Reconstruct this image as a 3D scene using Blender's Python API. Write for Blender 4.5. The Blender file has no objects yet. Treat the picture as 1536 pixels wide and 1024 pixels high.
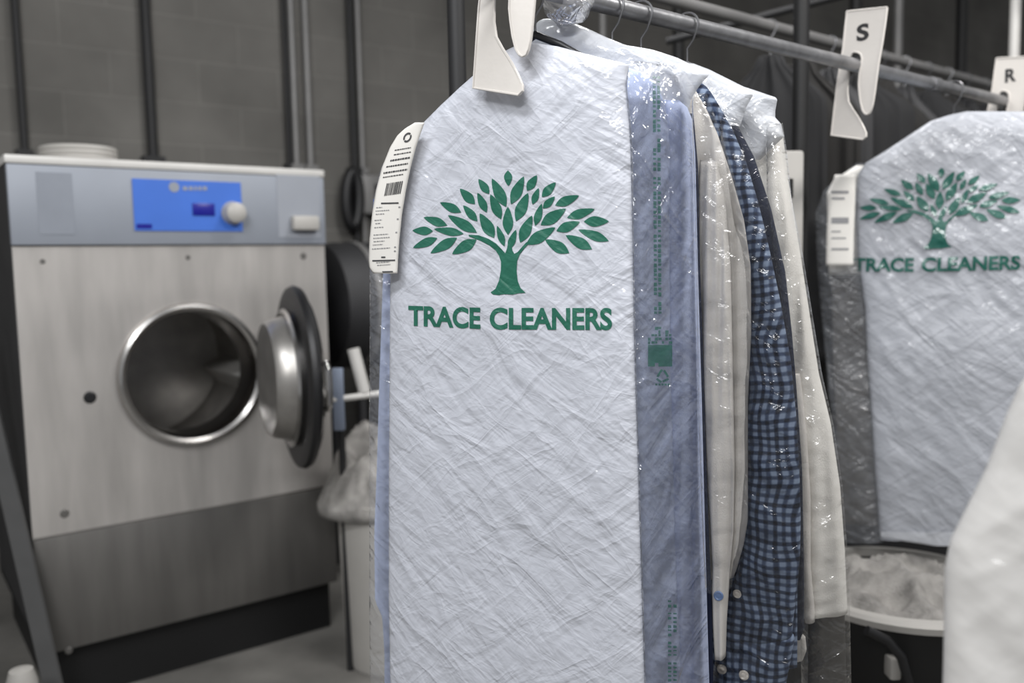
import bpy, bmesh, math, random
from mathutils import Vector, Matrix, noise
random.seed(7)
SC = bpy.context.scene
COL = SC.collection

# ------------------------------------------------------------------ camera
F = 1300.0                      # focal length in pixels of the 1536 px frame
EYE = Vector((0, 0, 1.40))
PITCH, ROLL = 0.090, 0.020
_f = Vector((0, math.cos(PITCH), -math.sin(PITCH)))
_u = Vector((0, math.sin(PITCH), math.cos(PITCH)))
_r = Vector((1, 0, 0))
CR = _r * math.cos(ROLL) - _u * math.sin(ROLL)
CU = _r * math.sin(ROLL) + _u * math.cos(ROLL)
cam = bpy.data.cameras.new('camera')
cam.sensor_width = 36.0
cam.lens = 36.0 * F / 1536.0
cam.clip_start = 0.02
cam.dof.use_dof = True
cam.dof.focus_distance = 1.47
cam.dof.aperture_fstop = 2.1
co = bpy.data.objects.new('camera', cam)
M = Matrix((CR, CU, -_f)).transposed().to_4x4()
M.translation = EYE
co.matrix_world = M
COL.objects.link(co)
SC.camera = co

# ------------------------------------------------------------------ world, lights, exposure
SC.view_settings.view_transform = 'Standard'
SC.view_settings.look = 'None'
SC.view_settings.gamma = 1.0
SC.view_settings.use_curve_mapping = False
SC.view_settings.exposure = 0.0
W = bpy.data.worlds.new('world'); SC.world = W; W.use_nodes = True
W.node_tree.nodes['Background'].inputs[0].default_value = (0.97, 0.985, 1.0, 1)
W.node_tree.nodes['Background'].inputs[1].default_value = 0.34

def area(name, loc, target, sx, sy, power, col=(1, 1, 1)):
    l = bpy.data.lights.new(name, 'AREA'); l.shape = 'RECTANGLE'; l.size = sx; l.size_y = sy
    l.energy = power; l.color = col
    o = bpy.data.objects.new(name, l); COL.objects.link(o)
    o.location = loc
    o.rotation_euler = (Vector(target) - Vector(loc)).to_track_quat('-Z', 'Y').to_euler()
    return o
# strip lights of the workshop ceiling
area('ceiling_strip_light', (-0.9, 0.2, 3.3), (-0.3, 1.6, 1.0), 1.3, 0.22, 52, (0.97, 0.98, 1.0))
area('ceiling_strip_light', (1.7, 1.1, 3.3), (1.0, 1.9, 1.0), 1.3, 0.22, 54, (1.0, 0.98, 0.96))
area('ceiling_strip_light', (0.3, 2.9, 3.4), (0.1, 2.5, 0.0), 1.3, 0.22, 30)
area('ceiling_strip_light', (-0.5, -1.8, 3.2), (-0.5, 0.8, 1.2), 1.3, 0.3, 60)

# ------------------------------------------------------------------ helpers
def ray(px, py):
    return _f + CR * ((px - 768) / F) + CU * ((512 - py) / F)
def on_plane(px, py, P, d):
    """point where the line of sight meets the vertical plane through P along d"""
    n = Vector((d[1], -d[0]))
    D = ray(px, py)
    t = (n[0] * P[0] + n[1] * P[1]) / (n[0] * D[0] + n[1] * D[1])
    return EYE + D * t
def at(px, py, Y):
    D = ray(px, py); return EYE + D * (Y / D.y)
def proj(p):
    q = Vector(p) - EYE
    z = q.dot(_f)
    return 768 + F * q.dot(CR) / z, 512 - F * q.dot(CU) / z
RAIL0 = Vector((0.165, 1.56)); RD = Vector((0.777, 0.63)).normalized()
YAW = math.radians(28)
U = Vector((math.cos(YAW), -math.sin(YAW)))
NF = Vector((-math.sin(YAW), -math.cos(YAW), 0))       # towards the camera side
def rs(s): return RAIL0 + RD * s
RAILZ = at(905, 5, 1.56).z

def interp(tab, y):
    if y <= tab[0][0]: return tab[0][1:]
    for a, b in zip(tab, tab[1:]):
        if y <= b[0]:
            f = (y - a[0]) / (b[0] - a[0])
            return tuple(p + (q - p) * f for p, q in zip(a[1:], b[1:]))
    return tab[-1][1:]
def sm(a, b, x):
    x = max(0, min(1, (x - a) / (b - a))); return x * x * (3 - 2 * x)
def nz(x, y, z=0.0): return noise.noise(Vector((x, y, z)))

def mesh_obj(name, verts, faces, mat, root=None, uvs=None, smooth=True, solid=0):
    o0 = Vector(root.location) if root is not None else Vector((0, 0, 0))
    me = bpy.data.meshes.new(name)
    me.from_pydata([tuple(Vector(v) - o0) for v in verts], [], faces)
    if uvs:
        uv = me.uv_layers.new(name='uv')
        for l in me.loops: uv.data[l.index].uv = uvs[l.vertex_index]
    me.materials.append(mat)
    if smooth: me.polygons.foreach_set('use_smooth', [True] * len(me.polygons))
    me.update()
    o = bpy.data.objects.new(name, me); COL.objects.link(o)
    if root is not None: o.parent = root
    return o
def tag(o, label, cat, group=None, kind=None):
    if label: o['label'] = label
    if cat: o['category'] = cat
    if group: o['group'] = group
    if kind: o['kind'] = kind
    return o
def thing(name, label, cat, loc, group=None):
    o = bpy.data.objects.new(name, None); COL.objects.link(o)
    o.empty_display_size = 0.05
    o.location = loc
    return tag(o, label, cat, group)

class MB:
    def __init__(s): s.v = []; s.f = []
    def add(s, vs, fs):
        b = len(s.v); s.v += [Vector(v) for v in vs]; s.f += [tuple(i + b for i in f) for f in fs]; return s
    def box(s, x0, x1, y0, y1, z0, z1, fn=None, bev=0.0):
        bm = bmesh.new(); bmesh.ops.create_cube(bm, size=1)
        for v in bm.verts:
            v.co = Vector((x0 + (v.co.x + .5) * (x1 - x0), y0 + (v.co.y + .5) * (y1 - y0), z0 + (v.co.z + .5) * (z1 - z0)))
        if bev: bmesh.ops.bevel(bm, geom=bm.edges[:], offset=bev, segments=2, affect='EDGES', profile=.5)
        bm.verts.index_update()
        s.add([fn(v.co) if fn else v.co.copy() for v in bm.verts], [[v.index for v in f.verts] for f in bm.faces]); bm.free(); return s
    def tube(s, pts, r, n=14, cap=True):
        pts = [Vector(p) for p in pts]; rr = r if isinstance(r, (list, tuple)) else [r] * len(pts)
        vs = []; up = None
        for i, p in enumerate(pts):
            t = (pts[min(i + 1, len(pts) - 1)] - pts[max(i - 1, 0)]).normalized()
            if up is None:
                up = Vector((0, 0, 1)) if abs(t.z) < .9 else Vector((1, 0, 0))
            a = (up - t * up.dot(t)).normalized(); b = t.cross(a); up = a
            for k in range(n):
                w = 2 * math.pi * k / n; vs.append(p + (a * math.cos(w) + b * math.sin(w)) * rr[i])
        fs = []
        for i in range(len(pts) - 1):
            for k in range(n):
                fs.append((i * n + k, i * n + (k + 1) % n, (i + 1) * n + (k + 1) % n, (i + 1) * n + k))
        if cap:
            fs.append(tuple(range(n))[::-1]); fs.append(tuple(range((len(pts) - 1) * n, len(pts) * n)))
        return s.add(vs, fs)
    def lathe(s, prof, c, ax, n=48, closed=False):
        """prof = (radius, height along ax); c = centre"""
        ax = Vector(ax).normalized()
        a = (Vector((0, 0, 1)) if abs(ax.z) < .9 else Vector((1, 0, 0))); a = (a - ax * a.dot(ax)).normalized(); b = ax.cross(a)
        c = Vector(c); vs = []
        for (r, h) in prof:
            for k in range(n):
                w = 2 * math.pi * k / n; vs.append(c + ax * h + (a * math.cos(w) + b * math.sin(w)) * r)
        m = len(prof); fs = []
        for i in range(m if closed else m - 1):
            j = (i + 1) % m
            for k in range(n): fs.append((i * n + k, i * n + (k + 1) % n, j * n + (k + 1) % n, j * n + k))
        return s.add(vs, fs)
    def prism(s, poly, fn, t):
        """poly of (a,b); fn(a,b,c) -> world; extruded c from -t/2 to t/2"""
        bm = bmesh.new(); n = len(poly)
        f0 = bm.faces.new([bm.verts.new((a, b, -t / 2)) for a, b in poly])
        r = bmesh.ops.extrude_face_region(bm, geom=[f0])
        for v in r['geom']:
            if isinstance(v, bmesh.types.BMVert): v.co.z += t
        bm.normal_update(); bmesh.ops.triangulate(bm, faces=[f for f in bm.faces if len(f.verts) > 4])
        bm.verts.index_update()
        s.add([fn(*v.co) for v in bm.verts], [[v.index for v in f.verts] for f in bm.faces]); bm.free(); return s
    def build(s, name, mat, root=None, smooth=True):
        o = mesh_obj(name, s.v, s.f, mat, root, None, smooth)
        if smooth:
            m = o.modifiers.new('norm', 'EDGE_SPLIT'); m.split_angle = math.radians(38)
        return o

# ------------------------------------------------------------------ materials
def nodes(name):
    m = bpy.data.materials.new(name); m.use_nodes = True
    nt = m.node_tree; return m, nt, nt.nodes['Principled BSDF'], nt.links
def N(nt, typ, **kw):
    n = nt.nodes.new(typ)
    for k, v in kw.items():
        if isinstance(v, (int, float, str, bool)) and hasattr(n, k): setattr(n, k, v)
    return n
def S(c):   # sRGB 0-255 to linear
    return tuple(((x / 255) / 12.92 if x / 255 <= .04045 else ((x / 255 + .055) / 1.055) ** 2.4) for x in c) + (1,)
def simple(name, col, rough=.5, metal=0.0, var=.12, scale=8, bump=0.0, bscale=60, spec=.5, stretch=(1, 1, 1)):
    m, nt, b, L = nodes(name)
    tc = N(nt, 'ShaderNodeTexCoord'); mp = N(nt, 'ShaderNodeMapping'); mp.inputs['Scale'].default_value = stretch
    L.new(tc.outputs['Object'], mp.inputs[0])
    n = N(nt, 'ShaderNodeTexNoise'); n.inputs['Scale'].default_value = scale; n.inputs['Detail'].default_value = 5
    L.new(mp.outputs[0], n.inputs['Vector'])
    r = N(nt, 'ShaderNodeMapRange'); r.inputs[1].default_value = .3; r.inputs[2].default_value = .7
    r.inputs[3].default_value = 1 - var; r.inputs[4].default_value = 1 + var
    L.new(n.outputs[0], r.inputs[0])
    mx = N(nt, 'ShaderNodeVectorMath', operation='SCALE'); mx.inputs[0].default_value = S(col)[:3]
    L.new(r.outputs[0], mx.inputs['Scale']); L.new(mx.outputs[0], b.inputs['Base Color'])
    b.inputs['Roughness'].default_value = rough; b.inputs['Metallic'].default_value = metal
    b.inputs['Specular IOR Level'].default_value = spec
    if bump:
        n2 = N(nt, 'ShaderNodeTexNoise'); n2.inputs['Scale'].default_value = bscale; n2.inputs['Detail'].default_value = 4
        L.new(mp.outputs[0], n2.inputs['Vector'])
        bp = N(nt, 'ShaderNodeBump'); bp.inputs['Strength'].default_value = bump; bp.inputs['Distance'].default_value = .01
        L.new(n2.outputs[0], bp.inputs['Height']); L.new(bp.outputs[0], b.inputs['Normal'])
    return m

def crinkle(nt, L, strength, dist=.004, k=1.0):
    """creases of plastic film: diagonal ridged noise in metres"""
    tc = N(nt, 'ShaderNodeTexCoord')
    hs = None
    for ang, sc, w, st in ((52, 17, 1.0, (1, 3.4, 1)), (-50, 24, .7, (1, 3.2, 1)), (70, 50, .24, (1, 2.6, 1))):
        mp = N(nt, 'ShaderNodeMapping', vector_type='TEXTURE'); mp.inputs['Rotation'].default_value = (0, 0, math.radians(ang)); mp.inputs['Scale'].default_value = st
        L.new(tc.outputs['UV'], mp.inputs[0])
        n = N(nt, 'ShaderNodeTexNoise'); n.inputs['Scale'].default_value = sc * k; n.inputs['Detail'].default_value = 3; n.inputs['Distortion'].default_value = .6
        L.new(mp.outputs[0], n.inputs['Vector'])
        a = N(nt, 'ShaderNodeMath', operation='SUBTRACT'); a.inputs[1].default_value = .5; L.new(n.outputs[0], a.inputs[0])
        c = N(nt, 'ShaderNodeMath', operation='ABSOLUTE'); L.new(a.outputs[0], c.inputs[0])
        d = N(nt, 'ShaderNodeMath', operation='MULTIPLY'); d.inputs[1].default_value = -w * 2; L.new(c.outputs[0], d.inputs[0])
        if hs is None: hs = d.outputs[0]
        else:
            e = N(nt, 'ShaderNodeMath', operation='ADD'); L.new(hs, e.inputs[0]); L.new(d.outputs[0], e.inputs[1]); hs = e.outputs[0]
    bp = N(nt, 'ShaderNodeBump'); bp.inputs['Strength'].default_value = strength; bp.inputs['Distance'].default_value = dist
    L.new(hs, bp.inputs['Height'])
    return bp.outputs[0]
def film_white(name, col, rough=.34, strength=.5, trans=0.0, dist=.004, coat=.8):
    m, nt, b, L = nodes(name)
    b.inputs['Base Color'].default_value = S(col); b.inputs['Roughness'].default_value = rough
    L.new(crinkle(nt, L, strength, dist), b.inputs['Normal'])
    b.inputs['Coat Weight'].default_value = coat; b.inputs['Coat Roughness'].default_value = .13; b.inputs['Coat IOR'].default_value = 1.5
    L.new(crinkle(nt, L, .9, .012, .45), b.inputs['Coat Normal'])
    b.inputs['Alpha'].default_value = 1 - trans
    return m
def film_clear(name, opac=.10, rough=.12, strength=.9, k=1.0, tint=(225, 230, 238), refl=.9):
    m, nt, b, L = nodes(name)
    out = nt.nodes['Material Output']
    nrm = crinkle(nt, L, strength, .012, k)
    g = N(nt, 'ShaderNodeBsdfGlossy'); g.inputs['Roughness'].default_value = rough; L.new(nrm, g.inputs['Normal'])
    g.inputs['Color'].default_value = (1, 1, 1, 1)
    t = N(nt, 'ShaderNodeBsdfTransparent')
    fr = N(nt, 'ShaderNodeFresnel'); fr.inputs['IOR'].default_value = 1.5; L.new(nrm, fr.inputs['Normal'])
    mr = N(nt, 'ShaderNodeMath', operation='MULTIPLY'); mr.inputs[1].default_value = refl; mr.use_clamp = True; L.new(fr.outputs[0], mr.inputs[0])
    m1 = N(nt, 'ShaderNodeMixShader'); L.new(mr.outputs[0], m1.inputs[0]); L.new(t.outputs[0], m1.inputs[1]); L.new(g.outputs[0], m1.inputs[2])
    df = N(nt, 'ShaderNodeBsdfDiffuse'); df.inputs['Color'].default_value = S(tint); L.new(nrm, df.inputs['Normal'])
    m2 = N(nt, 'ShaderNodeMixShader'); m2.inputs[0].default_value = opac
    L.new(m1.outputs[0], m2.inputs[1]); L.new(df.outputs[0], m2.inputs[2])
    L.new(m2.outputs[0], out.inputs['Surface'])
    nt.nodes.remove(b)
    return m
def fabric(name, col, var=.06, rough=.85):
    return simple(name, col, rough, 0, var, 14, .25, 900, .2, (1, 1, .35))
def plaid(name):
    m, nt, b, L = nodes(name)
    tc = N(nt, 'ShaderNodeTexCoord'); sx = N(nt, 'ShaderNodeSeparateXYZ')
    nw = N(nt, 'ShaderNodeTexNoise'); nw.inputs['Scale'].default_value = 7; nw.inputs['Detail'].default_value = 2
    L.new(tc.outputs['UV'], nw.inputs['Vector'])
    va = N(nt, 'ShaderNodeVectorMath', operation='SCALE'); va.inputs['Scale'].default_value = .045; L.new(nw.outputs['Color'], va.inputs[0])
    vb = N(nt, 'ShaderNodeVectorMath', operation='ADD'); L.new(va.outputs[0], vb.inputs[0]); L.new(tc.outputs['UV'], vb.inputs[1])
    L.new(vb.outputs[0], sx.inputs[0])
    def stripe(sock, period, duty, off=0.0, soft=.06):
        a = N(nt, 'ShaderNodeMath', operation='MULTIPLY_ADD'); a.inputs[1].default_value = 1 / period; a.inputs[2].default_value = off + 50; L.new(sock, a.inputs[0])
        f = N(nt, 'ShaderNodeMath', operation='FRACT'); L.new(a.outputs[0], f.inputs[0])
        p = N(nt, 'ShaderNodeMath', operation='PINGPONG'); p.inputs[1].default_value = .5; L.new(f.outputs[0], p.inputs[0])
        r = N(nt, 'ShaderNodeMapRange'); r.inputs[1].default_value = .5 - duty / 2 - soft; r.inputs[2].default_value = .5 - duty / 2 + soft; L.new(p.outputs[0], r.inputs[0])
        return r.outputs[0]
    parts = []
    for sk in (sx.outputs[0], sx.outputs[1]):
        s1 = stripe(sk, .0150, .44, 0, .10); s2 = stripe(sk, .0300, .20, .25, .05)
        a = N(nt, 'ShaderNodeMath', operation='MULTIPLY_ADD'); a.inputs[1].default_value = .55; L.new(s2, a.inputs[0]); L.new(s1, a.inputs[2])
        parts.append(a.outputs[0])
    ad = N(nt, 'ShaderNodeMath', operation='ADD'); L.new(parts[0], ad.inputs[0]); L.new(parts[1], ad.inputs[1])
    cr = N(nt, 'ShaderNodeValToRGB'); e = cr.color_ramp.elements
    e[0].position = 0.0; e[0].color = S((120, 134, 156)); e[1].position = 1.0; e[1].color = S((14, 20, 36))
    k = cr.color_ramp.elements.new(.42); k.color = S((58, 70, 94))
    dv = N(nt, 'ShaderNodeMath', operation='MULTIPLY'); dv.inputs[1].default_value = .42; L.new(ad.outputs[0], dv.inputs[0])
    L.new(dv.outputs[0], cr.inputs[0]); L.new(cr.outputs[0], b.inputs['Base Color'])
    b.inputs['Roughness'].default_value = .85; b.inputs['Specular IOR Level'].default_value = .2
    return m
def blocks(name, col):
    m, nt, b, L = nodes(name)
    tc = N(nt, 'ShaderNodeTexCoord')
    br = N(nt, 'ShaderNodeTexBrick'); br.inputs['Scale'].default_value = 1.0
    br.inputs['Brick Width'].default_value = .4; br.inputs['Row Height'].default_value = .2; br.inputs['Mortar Size'].default_value = .006
    br.inputs['Mortar Smooth'].default_value = .5
    c = S(col)
    br.inputs['Color1'].default_value = c; br.inputs['Color2'].default_value = tuple(x * .92 for x in c[:3]) + (1,)
    br.inputs['Mortar'].default_value = tuple(min(1, x * 1.18) for x in c[:3]) + (1,)
    L.new(tc.outputs['UV'], br.inputs['Vector'])
    n = N(nt, 'ShaderNodeTexNoise'); n.inputs['Scale'].default_value = 1.6; n.inputs['Detail'].default_value = 8; L.new(tc.outputs['UV'], n.inputs['Vector'])
    r = N(nt, 'ShaderNodeMapRange'); r.inputs[1].default_value = .3; r.inputs[2].default_value = .7; r.inputs[3].default_value = .72; r.inputs[4].default_value = 1.2; L.new(n.outputs[0], r.inputs[0])
    v = N(nt, 'ShaderNodeVectorMath', operation='SCALE'); L.new(br.outputs[0], v.inputs[0]); L.new(r.outputs[0], v.inputs['Scale'])
    L.new(v.outputs[0], b.inputs['Base Color']); b.inputs['Roughness'].default_value = .9
    bp = N(nt, 'ShaderNodeBump'); bp.inputs['Strength'].default_value = .4; bp.inputs['Distance'].default_value = .01; bp.invert = True
    L.new(br.outputs['Fac'], bp.inputs['Height']); L.new(bp.outputs[0], b.inputs['Normal'])
    return m

MT = dict(
    barsteel=simple('dark_grey_bar', (84, 84, 84), .5, .2, .1),
    wall=blocks('block_wall', (110, 108, 104)),
    floor=simple('concrete_floor', (112, 110, 106), .55, 0, .35, 3, .2, 30),
    ceil=simple('ceiling_paint', (58, 58, 58), .9),
    steel=simple('brushed_steel', (178, 174, 170), .42, .4, .17, 4, .03, 50, .5, (3, 3, .5)),
    steel_low=simple('dull_steel', (112, 110, 107), .42, .55, .14, 5, .03, 50, .5, (3, 3, .4)),
    panel=simple('grey_blue_panel', (140, 145, 154), .5, .1, .03),
    blue=simple('blue_panel', (58, 106, 196), .5, 0, .05),
    lcd=simple('navy_screen', (22, 24, 132), .3, 0, .05),
    side=simple('dark_cabinet_side', (46, 46, 48), .6, 0, .15),
    black=simple('black_metal', (9, 9, 10), .6, 0, .1),
    rubber=simple('black_rubber', (20, 20, 22), .45, 0, .1),
    chrome=simple('polished_steel', (190, 188, 186), .2, 1, .08),
    drum=simple('drum_steel', (165, 162, 158), .36, .75, .15, 12),
    galv=simple('galvanised_tube', (150, 150, 152), .38, .8, .2, 22, .1, 60, .5),
    pipe=simple('grey_conduit', (128, 127, 126), .5, .3, .1),
    darkpipe=simple('dark_conduit', (36, 36, 37), .6, .2, .1),
    whitep=simple('off_white_plastic', (214, 209, 203), .42, 0, .04, 10, .05, 90),
    plastic2=simple('aged_white_plastic', (172, 169, 164), .5, 0, .05),
    ink=simple('grey_ink', (70, 70, 72), .8, 0, .05),
    ink2=simple('pale_grey_ink', (140, 140, 142), .8, 0, .05),
    darkink=simple('black_ink', (42, 42, 44), .7, 0, .05),
    paper=simple('receipt_paper', (224, 221, 215), .7, 0, .03),
    white_film=film_white('white_printed_film', (196, 199, 208), .45, .6, 0, .010),
    white_film_b=film_white('white_film_top', (200, 203, 209), .45, .75, .12, .006),
    print_green=film_white('green_print', (16, 98, 78), .5, .75, 0, .006),
    side_green=film_white('green_side_print', (14, 84, 68), .4, .8, .3, .006),
    print_back=film_white('dark_green_print', (18, 92, 80), .45, .5),
    clear=film_clear('clear_film', .012, .18, 1.0, .8),
    gusset=film_clear('gusset_film', .09, .11, 1.0, .8, (215, 220, 232), 1.6),
    rear_film=film_clear('rear_film', .035, .17, 1.0, .8, (220, 215, 208), 1.8),
    milky=film_clear('milky_film', .10, .2, 1.0),
    blue_cloth=fabric('light_blue_cotton', (188, 200, 232)),
    cream=fabric('cream_cotton', (202, 198, 193)),
    offwhite=fabric('off_white_cotton', (226, 223, 217)),
    navy=fabric('navy_cotton', (26, 32, 52)),
    charcoal=fabric('charcoal_cloth', (52, 51, 50)),
    taupe=fabric('taupe_cloth', (98, 95, 92)),
    darkcl=fabric('dark_grey_cloth', (50, 50, 51)),
    plaid=plaid('blue_check_cotton'),
    button=simple('pearl_button', (214, 206, 196), .3, 0, .05),
    button_b=simple('blue_button', (110, 132, 170), .3, 0, .05),
    towel=simple('white_towelling', (150, 147, 143), .9, 0, .35, 20, .6, 220),
    frame=simple('light_painted_steel', (200, 198, 194), .45, .1, .05),
    bluegrey=simple('blue_grey_plastic', (128, 138, 156), .5),
    wire=simple('wire', (120, 120, 122), .35, .9, .05),
    hanger=simple('black_hanger', (16, 17, 22), .45, 0, .05),
)

# ------------------------------------------------------------------ setting
W0 = Vector((-1.515, 2.65)); WD = Vector((.802, .597)).normalized(); WB = Vector((-WD.y, WD.x))
WALLOFF = 1.30
def wl(k, q, z):    # washer/wall frame: k along face, q behind the face
    p = W0 + WD * k + WB * q; return Vector((p.x, p.y, z))
def wallpt(px, py):
    P = W0 + WB * WALLOFF; return on_plane(px, py, P, WD)
# floor and ceiling follow the wall's direction
def slab(name, z0, z1, k0, k1, q0, q1, mat):
    mb = MB().box(k0, k1, q0, q1, z0, z1, lambda c: wl(c.x, c.y, c.z))
    o = mb.build(name, mat, None, False); o['kind'] = 'structure'; return o
slab('floor', -.1, 0, -3, 11, -6, WALLOFF + .2, MT['floor'])
slab('ceiling', 4.2, 4.3, -3, 11, -1.5, WALLOFF + .2, MT['ceil'])
vs = [wl(-3, WALLOFF, 0), wl(11, WALLOFF, 0), wl(11, WALLOFF, 4.2), wl(-3, WALLOFF, 4.2),
      wl(-3, WALLOFF + .2, 0), wl(11, WALLOFF + .2, 0), wl(11, WALLOFF + .2, 4.2), wl(-3, WALLOFF + .2, 4.2)]
fs = [(0, 1, 2, 3), (5, 4, 7, 6), (0, 3, 7, 4), (1, 5, 6, 2), (3, 2, 6, 7), (0, 4, 5, 1)]
uv = [(0, 0), (14, 0), (14, 4.2), (0, 4.2)] * 2
wo = mesh_obj('wall_back', vs, fs, MT['wall'], None, uv, False); wo['kind'] = 'structure'

# conduits running down the block wall
def conduit(px, r, mat, label, off=.035):
    p = wallpt(px, 150); p = Vector((p.x, p.y, 0)) - Vector((WB.x, WB.y, 0)) * off
    t = thing('wall_conduit', label, 'pipe', (p.x, p.y, 0), 'conduits on the block wall')
    MB().tube([p + Vector((0, 0, .02)), p + Vector((0, 0, 4.15))], r, 12).build('pipe', mat, t)
    for z in (1.9, 3.1):
        MB().box(-r * 2, r * 2, -.004 - r, off, z, z + .03, lambda c, p=p: p + Vector((WD.x, WD.y, 0)) * c.x + Vector((WB.x, WB.y, 0)) * c.y + Vector((0, 0, c.z))).build('clip', mat, t, False)
conduit(30, .016, MT['darkpipe'], 'dark thin vertical conduit nearest the left edge of the photo')
conduit(222, .024, MT['darkpipe'], 'thick dark vertical conduit rising behind the middle of the washer')
conduit(427, .013, MT['darkpipe'], 'thin dark vertical pipe left beside the pair of pale conduits')
conduit(437, .017, MT['pipe'], 'left one of two pale conduits side by side above the washer')
conduit(458, .017, MT['pipe'], 'right one of two pale conduits side by side above the washer')
conduit(524, .018, MT['darkpipe'], 'dark vertical pipe just right of the washer, above the switch box')
conduit(536, .014, MT['pipe'], 'single pale conduit just right of the washer, above the switch box')
conduit(683, .011, MT['darkpipe'], 'dark conduit on the wall directly left of the front divider')

# ------------------------------------------------------------------ washer
ZB, ZT = .19, 1.745
WW = 1.025
wroot = thing('washing_machine', 'large stainless steel front-loading washer with blue control panel and open round door', 'washing machine', tuple(wl(WW / 2, .5, 0)))
wf = lambda c: wl(c.x, c.y, c.z)
DCX = .529; DCZ = None
def facept(px, py): return on_plane(px, py, W0, WD)
c0 = facept(289, 561); DCX = (Vector((c0.x, c0.y)) - W0).dot(WD); DCZ = c0.z
RO = .245
def kz(px, py):
    p = facept(px, py); return (Vector((p.x, p.y)) - W0).dot(WD), p.z
zc = kz(260, 367)[1]; zs = kz(260, 770)[1]
# body: side walls, top, back
mb = MB()
mb.box(0, .02, .012, 1.0, ZB, ZT, wf); mb.box(WW - .02, WW, .012, 1.0, ZB, ZT, wf)
mb.box(0, WW, .98, 1.0, ZB, ZT, wf); mb.box(.0, WW, .012, 1.0, ZB, ZB + .02, wf)
mb.build('cabinet', MT['side'], wroot, False)
MB().box(-.004, WW + .004, -.012, 1.0, ZT - .014, ZT + .012, wf, .004).build('top_cover', MT['frame'], wroot)
MB().box(.03, WW - .02, .04, .96, 0, ZB, wf).build('plinth', MT['black'], wroot, False)
# upper front with round hole
def plate_with_hole(x0, x1, z0, z1, cx, cz, r, y0, y1, fn):
    n = 64; mb = MB(); ring = []; outer = []
    for k in range(n):
        w = 2 * math.pi * (k + .5) / n; dx, dz = math.cos(w), math.sin(w)
        ring.append((cx + r * dx, cz + r * dz))
        t = min(((x1 - cx) / dx if dx > 0 else (x0 - cx) / dx), ((z1 - cz) / dz if dz > 0 else (z0 - cz) / dz))
        outer.append((cx + t * dx, cz + t * dz))
    for (sx, sz) in ((x0, z0), (x0, z1), (x1, z0), (x1, z1)):
        a = math.atan2(sz - cz, sx - cx) % (2 * math.pi); k = int(round(a / (2 * math.pi) * n - .5)) % n; outer[k] = (sx, sz)
    vs = [fn(Vector((a, y0, b))) for a, b in ring + outer] + [fn(Vector((a, y1, b))) for a, b in ring + outer]
    fs = []
    for k in range(n):
        j = (k + 1) % n
        fs += [(k, j, n + j, n + k), (2 * n + j, 2 * n + k, 3 * n + k, 3 * n + j), (j, k, 2 * n + k, 2 * n + j), (n + k, n + j, 3 * n + j, 3 * n + k)]
    return mb.add(vs, fs)
plate_with_hole(.002, WW - .002, zs, zc - .003, DCX, DCZ, RO - .02, 0, .015, wf).build('front_panel', MT['steel'], wroot, False)
MB().box(.002, WW - .002, -.004, .015, ZB, zs - .008, wf, .002).build('lower_panel', MT['steel_low'], wroot)
MB().box(.002, WW - .002, .006, .016, zs - .01, zs + .002, wf).build('seam', MT['chrome'], wroot, False)
MB().box(0, WW, -.012, .02, zc, ZT - .016, wf, .004).build('control_panel', MT['panel'], wroot)
def fbox(name, px0, py0, px1, py1, y0, y1, mat, parent=wroot, bev=0.0, root=wroot):
    k0, z1 = kz(px0, py0); k1, z0 = kz(px1, py1)
    o = MB().box(k0, k1, y0, y1, z0, z1, wf, bev).build(name, mat, root, bool(bev)); return o
disp = fbox('display_panel', 196, 268, 362, 347, -.016, -.011, MT['blue'])
def sub(o, parent):
    o.parent = parent; return o
# emblem (circle and lettering strip), screen, label
k, z = kz(259, 281)
e = MB().lathe([(0, -.001), (.017, -.001), (.017, 0), (0, 0)], wl(k, -.017, z), (-WB.x, -WB.y, 0), 24).build('emblem', MT['panel'], wroot); sub(e, disp)
for i, (a, b) in enumerate(((272, 279), (281, 287), (289, 293), (295, 300), (302, 308))):
    sub(fbox('emblem_lettering', a, 280, b, 286, -.0175, -.016, MT['panel']), disp)
sub(fbox('screen', 286, 305, 320, 324, -.019, -.0155, MT['lcd'], bev=.001), disp)
sub(fbox('panel_label', 203, 336, 226, 343, -.0175, -.0155, MT['lcd']), disp)
k, z = kz(347, 320)
MB().lathe([(0, .055), (.02, .055), (.034, .045), (.038, .01), (.042, 0), (.042, -.002)], wl(k, -.012, z), (-WB.x, -WB.y, 0), 40).build('dial_knob', MT['plastic2'], wroot)
fbox('drawer_pull', 433, 324, 473, 346, -.045, -.011, MT['plastic2'], bev=.008)
# pale printed plate at left of control panel and opener outline right
fbox('rating_plate', 52, 258, 112, 352, -.0135, -.0115, simple('pale_blue_plate', (132, 137, 146), .5, .1, .06))
fbox('drawer_outline', 412, 262, 480, 356, -.0135, -.0115, simple('pale_grey_plate', (146, 150, 158), .5, .1, .03))
# little lock and screws
k, z = kz(135, 596); MB().lathe([(0, .006), (.014, .006), (.02, 0)], wl(k, 0, z), (-WB.x, -WB.y, 0), 20).build('lock', MT['rubber'], wroot)
for (a, b, r) in ((97, 770, .014), (64, 392, .008), (282, 386, .008), (455, 384, .012), (103, 975, .012), (476, 742, .01)):
    k, z = kz(a, b); y = 0 if b < 780 else -.004
    MB().lathe([(0, .003), (r * .8, .003), (r, 0)], wl(k, y, z), (-WB.x, -WB.y, 0), 18).build('screw_cap', MT['steel_low'], wroot)
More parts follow.
